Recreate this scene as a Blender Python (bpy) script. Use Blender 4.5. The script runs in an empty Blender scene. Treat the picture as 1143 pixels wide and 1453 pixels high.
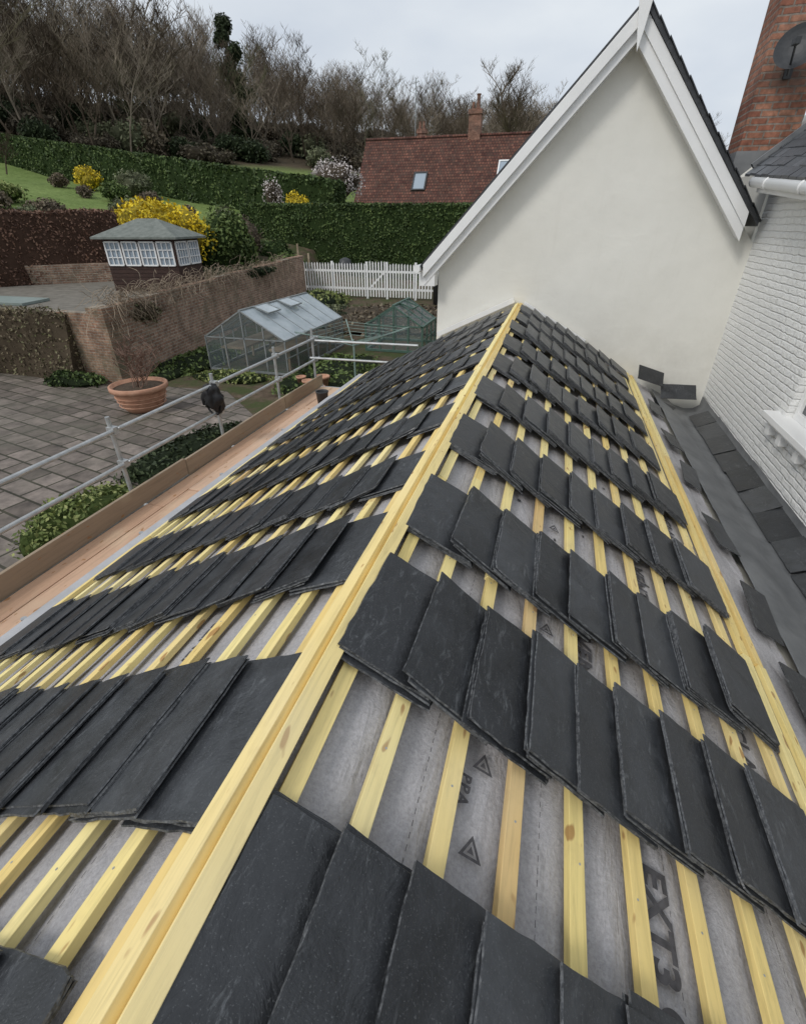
import bpy, math, random
import numpy as np
from mathutils import Vector, Matrix, noise
random.seed(7); np.random.seed(7)
G=-4.0   # garden level relative to the camera; everything is lifted by +4 at the end
rad=math.radians
# ---------------------------------------------------------------- helpers
def rgb(*c): return (c[0],c[1],c[2],1)
class NT:
    def __init__(s,name):
        s.m=bpy.data.materials.new(name); s.m.use_nodes=True
        s.t=s.m.node_tree; s.n=s.t.nodes; s.l=s.t.links
        s.b=s.n['Principled BSDF']; s.out=s.n['Material Output']
    def new(s,t,**k):
        n=s.n.new(t)
        for a,v in k.items(): setattr(n,a,v)
        return n
    def link(s,a,b): s.l.new(a,b)
    def coord(s,scale=(1,1,1),rot=(0,0,0)):
        tc=s.new('ShaderNodeTexCoord'); mp=s.new('ShaderNodeMapping')
        mp.inputs['Scale'].default_value=scale; mp.inputs['Rotation'].default_value=rot
        s.link(tc.outputs['Object'],mp.inputs['Vector']); return mp.outputs['Vector']
    def noise(s,vec,scale,detail=4,rough=.6,dist=0):
        n=s.new('ShaderNodeTexNoise'); n.inputs['Scale'].default_value=scale
        n.inputs['Detail'].default_value=detail; n.inputs['Roughness'].default_value=rough
        n.inputs['Distortion'].default_value=dist
        s.link(vec,n.inputs['Vector']); return n.outputs['Fac']
    def ramp(s,fac,stops):
        r=s.new('ShaderNodeValToRGB'); e=r.color_ramp.elements
        while len(e)<len(stops): e.new(.5)
        for i,(p,c) in enumerate(stops):
            e[i].position=p; e[i].color=rgb(*c) if not isinstance(c,(int,float)) else (c,c,c,1)
        s.link(fac,r.inputs['Fac']); return r.outputs['Color']
    def mix(s,fac,a,b,mode='MIX'):
        m=s.new('ShaderNodeMix',data_type='RGBA',blend_type=mode)
        for i,v in ((0,fac),(6,a),(7,b)):
            if isinstance(v,(int,float)): m.inputs[i].default_value=v
            elif isinstance(v,tuple): m.inputs[i].default_value=rgb(*v)
            else: s.link(v,m.inputs[i])
        return m.outputs[2]
    def island(s):
        g=s.new('ShaderNodeNewGeometry'); return g.outputs['Random Per Island']
    def math(s,op,a,b=0.0):
        m=s.new('ShaderNodeMath',operation=op)
        for i,v in ((0,a),(1,b)):
            if isinstance(v,(int,float)): m.inputs[i].default_value=v
            else: s.link(v,m.inputs[i])
        return m.outputs[0]
    def bump(s,h,strength=.3,dist=.01):
        b=s.new('ShaderNodeBump'); b.inputs['Strength'].default_value=strength
        b.inputs['Distance'].default_value=dist; s.link(h,b.inputs['Height'])
        s.link(b.outputs['Normal'],s.b.inputs['Normal'])
    def col(s,c):
        if isinstance(c,tuple): s.b.inputs['Base Color'].default_value=rgb(*c)
        else: s.link(c,s.b.inputs['Base Color'])
    def rough(s,v,spec=None):
        if isinstance(v,(int,float)): s.b.inputs['Roughness'].default_value=v
        else: s.link(v,s.b.inputs['Roughness'])
        if spec is not None: s.b.inputs['Specular IOR Level'].default_value=spec
def simple(name,c1,c2,scale=5,rough=.7,bump=.2,dist=.01,island=False,spec=.4,metal=0,stretch=(1,1,1)):
    t=NT(name); v=t.coord(stretch); n=t.noise(v,scale)
    c=t.ramp(n,[(.3,c1),(.7,c2)])
    if island:
        r=t.ramp(t.island(),[(0,.6),(1,1.35)]); c=t.mix(1.0,c,r,'MULTIPLY')
    t.col(c); t.rough(rough,spec); t.b.inputs['Metallic'].default_value=metal
    if bump: t.bump(t.noise(v,scale*6,3),bump,dist)
    return t.m
def leafmat(name,a,b,c):
    t=NT(name); col=t.ramp(t.island(),[(0,a),(.5,b),(1,c)])
    n=t.noise(t.coord(),.9,2); col=t.mix(1.0,col,t.ramp(n,[(.3,.6),(.7,1.3)]),'MULTIPLY')
    t.col(col); t.rough(.65,.25); return t.m
def brickmat(name,axis,c1,c2,mortar,bw=.225,bh=.075,ms=.01,bump=.5,dirt=None,rough=.85,paint=False,dth=(.45,.65),dist=.012):
    t=NT(name); tc=t.new('ShaderNodeTexCoord'); sx=t.new('ShaderNodeSeparateXYZ'); cb=t.new('ShaderNodeCombineXYZ')
    t.link(tc.outputs['Object'],sx.inputs[0])
    t.link(sx.outputs['X' if axis=='x' else 'Y'],cb.inputs[0])
    t.link(sx.outputs['Z'],cb.inputs[1])
    b=t.new('ShaderNodeTexBrick')
    va=t.new('ShaderNodeVectorMath',operation='ADD'); ns=t.new('ShaderNodeTexNoise'); ns.inputs['Scale'].default_value=9; t.link(cb.outputs[0],ns.inputs['Vector'])
    vm=t.new('ShaderNodeVectorMath',operation='SCALE'); t.link(ns.outputs['Color'],vm.inputs[0]); vm.inputs['Scale'].default_value=.014 if not paint else .03
    t.link(cb.outputs[0],va.inputs[0]); t.link(vm.outputs[0],va.inputs[1]); t.link(va.outputs[0],b.inputs['Vector'])
    b.inputs['Scale'].default_value=1; b.inputs['Brick Width'].default_value=bw; b.inputs['Row Height'].default_value=bh
    b.inputs['Mortar Size'].default_value=ms; b.inputs['Mortar Smooth'].default_value=.3 if not paint else 1.0
    b.inputs['Color1'].default_value=rgb(*c1); b.inputs['Color2'].default_value=rgb(*c2); b.inputs['Mortar'].default_value=rgb(*mortar)
    v=t.coord(); n=t.noise(v,2.2,5); c=t.mix(1.0,b.outputs['Color'],t.ramp(n,[(.3,.6 if not paint else .95),(.7,1.3 if not paint else 1.03)]),'MULTIPLY')
    if not paint: c=t.mix(1.0,c,t.ramp(t.noise(v,14,3,.6),[(.3,.65),(.7,1.3)]),'MULTIPLY')
    if dirt: c=t.mix(t.ramp(t.noise(v,.8,5,.7),[(dth[0],0),(dth[1],.85)]),c,dirt)
    t.col(c); t.rough(rough,.3)
    h=t.math('MULTIPLY',b.outputs['Fac'],-1.0); h=t.math('ADD',h,t.math('MULTIPLY',t.noise(v,40 if not paint else 18,4),.5 if not paint else 2.2))
    t.bump(h,bump,dist); return t.m

class MB:
    def __init__(s): s.v=[];s.f=[];s.m=[]
    def add(s,vs,fs,mi=0):
        o=len(s.v); s.v+= [tuple(p) for p in vs]; s.f+=[tuple(i+o for i in f) for f in fs]; s.m+=(mi if isinstance(mi,list) else [mi]*len(fs))
    def box(s,c,sz,R=None,mi=0):
        c=Vector(c); hx,hy,hz=sz[0]/2,sz[1]/2,sz[2]/2
        P=[Vector((x,y,z)) for x in(-hx,hx) for y in(-hy,hy) for z in(-hz,hz)]
        if R: P=[R@p for p in P]
        s.add([p+c for p in P],[(0,1,3,2),(4,6,7,5),(0,4,5,1),(2,3,7,6),(0,2,6,4),(1,5,7,3)],mi)
    def bb(s,x0,x1,y0,y1,z0,z1,mi=0): s.box(((x0+x1)/2,(y0+y1)/2,(z0+z1)/2),(x1-x0,y1-y0,z1-z0),None,mi)
    def beam(s,a,b,w,h,up=(0,0,1),mi=0):
        a,b=Vector(a),Vector(b); d=(b-a); L=d.length; d.normalize(); u=Vector(up); x=d.cross(u)
        if x.length<1e-4: x=d.cross(Vector((1,0,0)))
        x.normalize(); u=x.cross(d); R=Matrix((x,d,u)).transposed()
        s.box((a+b)/2,(w,L,h),R,mi)
    def cyl(s,a,b,r0,r1=None,n=8,mi=0,cap=True):
        r1=r0 if r1 is None else r1
        a,b=Vector(a),Vector(b); d=(b-a).normalized(); x=d.orthogonal().normalized(); y=d.cross(x)
        vs=[a+(x*math.cos(t)+y*math.sin(t))*r0 for t in [2*math.pi*i/n for i in range(n)]]
        vs+=[b+(x*math.cos(t)+y*math.sin(t))*r1 for t in [2*math.pi*i/n for i in range(n)]]
        fs=[(i,(i+1)%n,n+(i+1)%n,n+i) for i in range(n)]
        if cap: fs+=[tuple(range(n-1,-1,-1)),tuple(range(n,2*n))]
        s.add(vs,fs,mi)
    def prism(s,poly,d,mi=0):
        n=len(poly); d=Vector(d); P=[Vector(p) for p in poly]
        s.add(P+[p+d for p in P],[tuple(range(n)),tuple(range(2*n-1,n-1,-1))]+[(i,n+i,n+(i+1)%n,(i+1)%n) for i in range(n)],mi)
    def lathe(s,c,prof,n=24,mi=0):
        c=Vector(c); vs=[];fs=[]
        for r,z in prof:
            for i in range(n):
                t=2*math.pi*i/n; vs.append(c+Vector((r*math.cos(t),r*math.sin(t),z)))
        for k in range(len(prof)-1):
            for i in range(n): fs.append((k*n+i,k*n+(i+1)%n,(k+1)*n+(i+1)%n,(k+1)*n+i))
        s.add(vs,fs,mi)
    def build(s,name,mats,parent=None,smooth=False,bevel=0,loc=None):
        me=bpy.data.meshes.new(name); me.from_pydata(s.v,[],s.f)
        if not isinstance(mats,(list,tuple)): mats=[mats]
        for m in mats: me.materials.append(m)
        me.polygons.foreach_set('material_index',s.m)
        if smooth: me.polygons.foreach_set('use_smooth',[True]*len(s.f))
        me.update(); import bmesh
        if len(s.f)<60000:
            bm=bmesh.new(); bm.from_mesh(me); bmesh.ops.recalc_face_normals(bm,faces=bm.faces); bm.to_mesh(me); bm.free()
        o=bpy.data.objects.new(name,me); bpy.context.collection.objects.link(o)
        if parent: o.parent=parent
        if loc: o.location=loc
        if bevel:
            b=o.modifiers.new('bev','BEVEL'); b.width=bevel; b.segments=2; b.limit_method='ANGLE'
        return o
def empty(name):
    o=bpy.data.objects.new(name,None); bpy.context.collection.objects.link(o); return o
def rawmesh(name,V,F,mats,parent=None,mi=None):
    me=bpy.data.meshes.new(name); me.from_pydata(V,[],F)
    for m in mats: me.materials.append(m)
    if mi is not None: me.polygons.foreach_set('material_index',mi)
    me.update(); o=bpy.data.objects.new(name,me); bpy.context.collection.objects.link(o)
    if parent: o.parent=parent
    return o
def leafquads(P,size,jit=.4,N=None):
    n=len(P); a=np.random.normal(size=(n,3))
    if N is not None: a=a*.75+N
    a/=np.linalg.norm(a,axis=1)[:,None]
    b=np.cross(a,np.random.normal(size=(n,3))); b/=np.linalg.norm(b,axis=1)[:,None]
    c=np.cross(a,b); s=size*(1+jit*np.random.uniform(-1,1,(n,1)))
    V=np.stack([P-b*s*.5,P-c*s*.28,P+b*s*.5,P+c*s*.28],1).reshape(-1,3)
    return V.tolist(), [(4*i,4*i+1,4*i+2,4*i+3) for i in range(n)]
# ---------------------------------------------------------------- terrain
def terr(x,y):
    d=min(-.8*x+.6*y,172)
    g=-2.45+.22*max(0,min(d,48)-32)+.135*max(0,d-48)+.08*max(0,d-70)
    xw=-11.95-.179*(y-11.6)
    cl=lambda v:max(0,min(1,v))
    a=min(cl((xw-x)/.6),cl((y-11.25)/.6)); b=cl((y-32)/9)
    m=max(a,b); m=m*m*(3-2*m)
    z=G+(g-G)*m
    if y>34 or x<-24: z+=.25*noise.noise(Vector((x,y,0))*.08)
    return z
# ---------------------------------------------------------------- materials
def slatemat(name,k=1.0,edge=False):
    t=NT(name); v=t.coord(); r=t.island()
    base=t.ramp(r,[(0,(.020*k,.0212*k,.0235*k)),(.5,(.031*k,.033*k,.0362*k)),(1,(.048*k,.051*k,.0555*k))])
    n=t.noise(v,5,5,.7,.4); base=t.mix(1.0,base,t.ramp(n,[(.32,.62),(.70,1.5)]),'MULTIPLY')
    tc=t.new('ShaderNodeTexCoord'); cb=t.new('ShaderNodeCombineXYZ'); r10=t.math('MULTIPLY',r,37.0)
    for i in range(3): t.link(r10,cb.inputs[i])
    va=t.new('ShaderNodeVectorMath',operation='ADD'); t.link(tc.outputs['Object'],va.inputs[0]); t.link(cb.outputs[0],va.inputs[1])
    mp=t.new('ShaderNodeMapping'); mp.inputs['Scale'].default_value=(1,.30,1); mp.inputs['Rotation'].default_value=(0,0,.6); t.link(va.outputs[0],mp.inputs[0])
    sc=t.noise(mp.outputs[0],30,5,.8,1.2)
    msk=t.noise(va.outputs[0],4.5,2,.6)
    f=t.math('MULTIPLY',t.ramp(sc,[(.55,0),(.66,1)]),t.ramp(msk,[(.45,.05),(.62,.62)]))
    base=t.mix(f,base,(.15,.158,.166))
    sc2=t.noise(v,230,1,.5); base=t.mix(t.ramp(sc2,[(.64,0),(.74,.4)]),base,(.17,.175,.18))
    if edge: base=t.mix(t.ramp(t.noise(v,60,2,.7),[(.4,0),(.7,.6)]),base,(.22,.225,.23))  # painted highlights: lighter grey mottling for light caught on the riven edges
    t.col(base); t.rough(t.ramp(n,[(.3,.30),(.7,.50)]),.5)
    h=t.math('ADD',t.noise(va.outputs[0],9,5,.66,.8),t.math('MULTIPLY',t.noise(v,100,2),.15)); t.bump(h,.65,.009)
    return t.m
M_slate=slatemat('slate_riven'); M_slate_e=slatemat('slate_edge_highlight',1.0,True)
def woodmat(name,cols,stretch=(14,.9,14),knots=True):
    t=NT(name); v=t.coord(stretch); g=t.noise(v,3.2,5,.65,.8)
    base=t.ramp(t.island(),cols)
    base=t.mix(1.0,base,t.ramp(g,[(.3,.78),(.5,1.0),(.75,1.08)]),'MULTIPLY')
    if knots:
        k=t.noise(t.coord((11,4,11)),2.3,1,.4); base=t.mix(t.ramp(k,[(.70,0),(.74,.75)]),base,(.34,.15,.045))
        k2=t.noise(t.coord((1,.5,1)),1.7,3); base=t.mix(t.ramp(k2,[(.5,0),(.75,.35)]),base,(.86,.76,.52))
        k3=t.noise(t.coord((1,1,1)),9,3,.7); base=t.mix(t.ramp(k3,[(.58,0),(.78,.25)]),base,(.45,.32,.16))
    t.col(base); t.rough(.6,.3); t.bump(g,.3,.003); return t.m
M_bat=woodmat('treated_pine',[(0,(.80,.58,.22)),(.3,(.85,.68,.27)),(.7,(.88,.74,.34)),(.95,(.83,.64,.28)),(1,(.58,.34,.14))])
M_board=woodmat('scaffold_board',[(0,(.50,.31,.20)),(.5,(.60,.38,.25)),(1,(.68,.46,.32))],(9,.5,9))
M_toe=woodmat('weathered_board',[(0,(.22,.16,.11)),(.5,(.30,.225,.155)),(1,(.36,.28,.20))],(9,.5,9))
t=NT('underlay_membrane'); v=t.coord(); n=t.noise(v,3,4,.6); n2=t.noise(v,85,3,.8)
c=t.ramp(n,[(.3,(.35,.338,.346)),(.7,(.47,.456,.465))]); c=t.mix(1.0,c,t.ramp(n2,[(.3,.78),(.7,1.16)]),'MULTIPLY')
c=t.mix(t.ramp(t.noise(v,1.3,5,.75),[(.52,0),(.75,.4)]),c,(.25,.235,.22))
t.col(c); t.rough(.75,.3); t.bump(t.math('ADD',t.noise(t.coord((1,.35,1)),7,4,.6,.5),t.math('MULTIPLY',n2,.12)),.9,.03); M_under=t.m
M_print=simple('printed_ink',(.04,.038,.04),(.11,.105,.11),25,.7,0)
M_lead=simple('lead_sheet',(.115,.12,.126),(.20,.205,.21),3,.5,.4,.01,spec=.4)
M_white=simple('white_paint',(.78,.78,.77),(.83,.83,.82),3,.4,.03,.003)
t=NT('white_render'); v=t.coord(); n=t.noise(v,1.2,5,.65)
c=t.ramp(n,[(.3,(.73,.715,.655)),(.7,(.79,.775,.715))])
c=t.mix(t.ramp(t.noise(t.coord((2.2,2.2,.25)),2.5,5,.7),[(.56,0),(.8,.25)]),c,(.60,.58,.51))
tc=t.new('ShaderNodeTexCoord'); sx=t.new('ShaderNodeSeparateXYZ'); t.link(tc.outputs['Object'],sx.inputs[0])
mr=t.new('ShaderNodeMapRange'); mr.inputs[1].default_value=-.9; mr.inputs[2].default_value=-2.0; t.link(sx.outputs['Z'],mr.inputs[0])
c=t.mix(t.math('MULTIPLY',mr.outputs[0],t.ramp(t.noise(v,3,5,.7),[(.4,.0),(.65,.4)])),c,(.58,.56,.50))
t.col(c); t.rough(.85,.2); t.bump(t.math('ADD',t.noise(v,2.4,5),t.math('MULTIPLY',t.noise(v,90,2),.06)),.5,.03); M_render=t.m
M_wbrick=brickmat('painted_brick','y',(.81,.81,.795),(.79,.79,.775),(.78,.78,.765),bump=.75,paint=True,rough=.55,bw=.22,bh=.073,ms=.012,dist=.014)
M_brick=brickmat('old_brick_y','y',(.25,.14,.095),(.36,.235,.165),(.36,.31,.25),dirt=(.17,.15,.10),dth=(.52,.72),bw=.27,bh=.095,ms=.014)
M_brickx=brickmat('old_brick_x','x',(.24,.13,.085),(.33,.21,.14),(.30,.26,.21),dirt=(.12,.11,.07))
M_chim=brickmat('chimney_brick','x',(.22,.085,.055),(.34,.17,.11),(.22,.18,.15),bump=.8,dirt=(.09,.07,.06),dth=(.50,.70),bh=.085,ms=.013)
M_galv=simple('galvanised_tube',(.36,.37,.37),(.52,.53,.53),9,.45,.1,.003,metal=.5)
M_alu=simple('aluminium',(.22,.24,.24),(.36,.38,.38),6,.4,.05,.003,metal=.4)
M_terra=simple('terracotta',(.38,.19,.12),(.52,.30,.20),7,.8,.2,.005)
M_soil=simple('soil',(.045,.03,.02),(.10,.07,.045),9,.95,.6,.03)
M_black=simple('black_cloth',(.006,.006,.007),(.016,.016,.018),12,.6,.3,.005)
M_darkp=simple('dark_plastic',(.03,.032,.035),(.05,.052,.055),12,.5,.1,.003)
M_bark=simple('bark',(.085,.065,.048),(.17,.14,.11),4,.9,.4,.02)
t=NT('twigs'); oi=t.new('ShaderNodeObjectInfo'); c=t.ramp(oi.outputs['Random'],[(0,(.06,.045,.032)),(.35,(.12,.095,.07)),(.65,(.20,.165,.125)),(.9,(.25,.21,.165)),(1,(.10,.10,.055))])
c=t.mix(1.0,c,t.ramp(t.noise(t.coord(),.3,2),[(.3,.65),(.7,1.4)]),'MULTIPLY'); t.col(c); t.rough(.9,.1); M_twig=t.m
M_hut=simple('stained_timber',(.030,.014,.010),(.055,.026,.018),4,.6,.3,.01,stretch=(1,1,8))
M_felt=simple('green_roof_felt',(.12,.135,.12),(.20,.215,.195),5,.9,.3,.01)
t=NT('glass_pane'); t.b.inputs['Base Color'].default_value=rgb(.25,.31,.32); t.rough(.06,.8); t.b.inputs['Alpha'].default_value=.20; M_glass=t.m
t=NT('greenhouse_roof_glass'); t.col(t.ramp(t.noise(t.coord(),2,4),[(.3,(.34,.40,.43)),(.7,(.52,.58,.61))])); t.rough(.15,.8); t.b.inputs['Alpha'].default_value=.80; M_rglass=t.m
t=NT('window_glass'); t.col((.06,.07,.08)); t.rough(.05,.8); M_wglass=t.m
t=NT('skylight_glass'); t.col((.30,.36,.42)); t.rough(.1,.8); M_sky=t.m
# ground
t=NT('ground_grass'); tc=t.new('ShaderNodeTexCoord'); sx=t.new('ShaderNodeSeparateXYZ'); t.link(tc.outputs['Object'],sx.inputs[0])
v=t.coord(); n=t.noise(v,.35,5,.7); nf=t.noise(v,3.5,4,.7)
grass=t.ramp(n,[(.3,(.105,.155,.042)),(.7,(.185,.24,.08))]); grass=t.mix(1.0,grass,t.ramp(nf,[(.3,.65),(.7,1.3)]),'MULTIPLY')
wood=t.ramp(nf,[(.3,(.055,.042,.028)),(.7,(.105,.083,.055))])
d=t.math('ADD',t.math('MULTIPLY',sx.outputs['X'],-.8),t.math('MULTIPLY',sx.outputs['Y'],.6))
d2=t.math('ADD',d,t.math('MULTIPLY',n,6))
mr=t.new('ShaderNodeMapRange'); mr.inputs[1].default_value=84; mr.inputs[2].default_value=90; t.link(d2,mr.inputs[0])
c=t.mix(mr.outputs[0],grass,wood)
mrd=t.new('ShaderNodeMapRange'); mrd.inputs[1].default_value=42; mrd.inputs[2].default_value=46; t.link(d2,mrd.inputs[0])
soil=t.mix(t.ramp(t.noise(v,1.3,5,.7),[(.42,0),(.6,1)]),t.ramp(nf,[(.3,(.06,.043,.03)),(.7,(.14,.105,.075))]),(.06,.072,.03))
t.col(t.mix(mrd.outputs[0],soil,c)); t.rough(.95,.1); t.bump(nf,.5,.08); M_ground=t.m
# patio
t=NT('patio_slabs'); b=t.new('ShaderNodeTexBrick'); v=t.coord((1,1,1),(0,0,rad(12))); t.link(v,b.inputs['Vector'])
b.inputs['Scale'].default_value=1;b.inputs['Brick Width'].default_value=.68;b.inputs['Row Height'].default_value=.40;b.inputs['Mortar Size'].default_value=.022
b.inputs['Color1'].default_value=rgb(.12,.098,.082);b.inputs['Color2'].default_value=rgb(.235,.195,.168);b.inputs['Mortar'].default_value=rgb(.04,.037,.022)
b.offset=.37; b.squash=.7; b.squash_frequency=3
n=t.noise(v,3,5,.7); c=t.mix(1.0,b.outputs['Color'],t.ramp(n,[(.3,.5),(.7,1.35)]),'MULTIPLY')
c=t.mix(t.ramp(t.noise(v,.6,5,.7),[(.45,0),(.7,.6)]),c,(.10,.095,.07))
t.col(c); t.rough(.7,.3); t.bump(t.math('ADD',t.math('MULTIPLY',b.outputs['Fac'],-1),t.math('MULTIPLY',n,.5)),.5,.02); M_patio=t.m
M_pave=simple('terrace_paving',(.11,.10,.08),(.21,.19,.16),3,.9,.3,.02)

# ---------------------------------------------------------------- ground sheet
xs=list(range(-620,-120,50))+list(np.arange(-120,-34,4))+list(np.arange(-34,3,.5))+list(np.arange(4,40,6))+list(range(40,641,60))
ys=list(range(-120,0,20))+list(np.arange(0,46,.5))+list(range(46,220,5))+list(range(220,901,60))
V=[(x,y,terr(x,y)) for y in ys for x in xs]; nx=len(xs)
F=[(j*nx+i,j*nx+i+1,(j+1)*nx+i+1,(j+1)*nx+i) for j in range(len(ys)-1) for i in range(nx-1)]
g=rawmesh('ground',V,F,[M_ground]); 
for p in g.data.polygons: p.use_smooth=True
m=MB(); P=[(-30,-2),(-6.2,-2),(-5.8,5),(-6.0,9.2),(-8.3,11.2),(-12.4,11.0),(-30,10.8)]
m.prism([(x,y,G-.05) for x,y in P],(0,0,.075)); m.build('patio',M_patio)
m=MB(); m.prism([(-30,11.9,-2.5),(-13.0,11.9,-2.5),(-14.9,22,-2.5),(-21,22,-2.5),(-26,14,-2.5)],(0,0,.13)); m.build('terrace_paving',M_pave)

# ---------------------------------------------------------------- extension roof
ext=empty('house_extension')
RX,RZ=-.51,-1.10; tL,tR=.48,.52; XL=-3.2; Y0,Y1=-1.0,8.47
def frame(side):
    if side=='R': ph=math.atan(tR); return Vector((math.cos(ph),0,-math.sin(ph))),Vector((math.sin(ph),0,math.cos(ph)))
    ph=math.atan(tL); return Vector((-math.cos(ph),0,-math.sin(ph))),Vector((-math.sin(ph),0,math.cos(ph)))
def pt(side,y,s,h=0):
    v,n=frame(side); return Vector((RX,y,RZ))+v*s+n*h
SL=(RX-XL)*math.sqrt(1+tL*tL); SR=2.50
for side,S in (('L',SL),('R',SR)):
    ny,ns=160,75; V=[]
    for j in range(ny+1):
        for i in range(ns+1):
            y=Y0+(Y1-Y0)*j/ny; s=S*i/ns
            h=-.054+.010*noise.noise(Vector((s*6,y*3.2,3)))+.005*noise.noise(Vector((s*14,y*9,7)))-.008*abs(math.sin(s*math.pi/.21))
            V.append(tuple(pt(side,y,s,h)))
    F=[(j*(ns+1)+i,j*(ns+1)+i+1,(j+1)*(ns+1)+i+1,(j+1)*(ns+1)+i) for j in range(ny) for i in range(ns)]
    if side=='L': F=[f[::-1] for f in F]
    o=rawmesh('roof_underlay',V,F,[M_under],ext)
    for p in o.data.polygons: p.use_smooth=True
m=MB(); 
m.prism([(XL+.25,Y0,G),(2.45,Y0,G),(2.45,Y0,-2.72),(1.75,Y0,-2.42),(RX,Y0,RZ-.12),(XL+.25,Y0,-2.42)],(0,Y1-Y0-.02,0)); m.build('extension_walls',M_render,ext)
m=MB()
def batten(side,s,ya,yb,w=.05,h=.027,h0=-.026,n=3):
    y=ya
    while y<yb-.01:
        L=min(yb-y,random.uniform(2.6,4.6)); v_,n_=frame(side)
        js=random.uniform(-.006,.006)
        m.beam(pt(side,y,s+js,h0),pt(side,y+L-.003,s+js+random.uniform(-.004,.004),h0),w,h,n_)
        y+=L
for s in [.100,.285]+[.285+.208*k for k in range(1,10)]: batten('R',s,Y0,Y1)
batten('R',2.065,Y0,Y1)
for s in [.105]+[.285+.205*k for k in range(0,13)]:
    if s<SL-.05: batten('L',s,Y0,Y1)
batten('L',SL-.05,Y0,Y1,.06,.03)
v_,n_=frame('R'); m.beam(pt('R',Y0,.028,.004),pt('R',4.3,.028,.004),.05,.035,n_); m.beam(pt('R',4.304,.03,.004),pt('R',Y1,.028,.004),.05,.035,n_)
v_,n_=frame('L'); m.beam(pt('L',Y0,.033,.004),pt('L',3.1,.033,.004),.055,.035,n_); m.beam(pt('L',3.104,.033,.004),pt('L',Y1,.033,.004),.055,.035,n_)
m.build('battens',M_bat,ext,bevel=.002)
m=MB()
for sd,ss in (('R',[.285+.208*k for k in range(0,10)]),('L',[.285+.205*k for k in range(0,12)])):
    v_,n_=frame(sd)
    for s in ss:
        for q in range(20):
            y=-.6+q*.45+random.uniform(-.012,.012)
            if y<Y1-.1:
                a_=pt(sd,y,s+random.uniform(-.008,.008),-.0128); m.cyl(a_,a_+n_*.0012,.0035,n=6)
m.build('batten_nails',M_galv,ext)
def slate(mb,side,yc,sc,hc,tilt,L,Wd,th,rot,lift=0):
    v,n=frame(side); u=Vector((0,1,0)); ct,st=math.cos(tilt),math.sin(tilt)
    v2=v*ct-n*st; n2=n*ct+v*st
    cr,sr=math.cos(rot),math.sin(rot)
    a=u*cr+v2*sr; b=-u*sr+v2*cr
    C=pt(side,yc,sc,hc)
    per=[]; nl,nw=11,7
    j=lambda e:random.gauss(0,e)
    for i in range(nl): per.append((-L/2+L*i/nl,-Wd/2+j(.0018)))
    for i in range(nw): per.append((L/2+j(.0018),-Wd/2+Wd*i/nw))
    for i in range(nl): per.append((L/2-L*i/nl,Wd/2+j(.0018)))
    for i in range(nw): per.append((-L/2+j(.0018),Wd/2-Wd*i/nw))
    k=len(per)
    if random.random()<.4:
        q=random.choice([0,nl,nl+nw,2*nl+nw]); x,y=per[q]; per[q]=(x*random.uniform(.95,.985),y*random.uniform(.9,.97))
    top=[];bot=[]
    for (x,y) in per:
        f=1-abs(random.gauss(0,.003))-.008
        top.append(C+a*(x*f)+b*(y*f)+n2*(th/2)); bot.append(C+a*x+b*y-n2*(th/2))
    mb.add(top+bot,[tuple(range(k)),tuple(range(2*k-1,k-1,-1))]+[(i,k+i,k+(i+1)%k,(i+1)%k) for i in range(k)],[0,0]+[1]*k)
def row(mb,side,y0,smax,step,Wd,s_start=.05,L=.5,num=(4,6),th=.0072):
    s=s_start; k=0; prev=0
    dy=0
    while s+Wd<smax:
        N=random.randint(*num)
        tk=N*th
        tilt=0 if k==0 else math.atan(prev/(step+.02))
        dy+=random.gauss(0,.012); dy*=.85
        mid=s+Wd/2; sk=random.gauss(0,.014)
        for q in range(N):
            hc=-.010+math.sin(tilt)*Wd/2+th*(q+.5)
            slate(mb,side,y0+L/2+dy+random.gauss(0,.008),mid+random.gauss(0,.006)-.003*q,hc,tilt,L,Wd,th*.78,sk+random.gauss(0,.007))
        prev=tk; s+=step*random.uniform(.9,1.1); k+=1
for side,rows_,smax,st in (('R',[.0,.92,1.66,2.58,3.58,4.52,5.45,6.33,7.15,7.9],2.07,.20),('L',[-.36,.39,1.27,2.06,2.96,3.85,4.66,5.44,6.2,6.96,7.68],SL-.02,.205)):
    m=MB()
    for i,y0 in enumerate(rows_):
        Lr=.50 if side=='R' and y0<7.8 else (.45 if side=='R' else (.5 if y0<1.5 else .43))
        row(m,side,y0,smax,st,.325 if side=='R' else .31,L=Lr,s_start=.05 if y0>-.2 else .16,num=(4,6) if side=='R' else (3,5),th=.0072 if side=='R' else .0062)
    m.build('stacked_slates',[M_slate,M_slate_e],ext)
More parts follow.
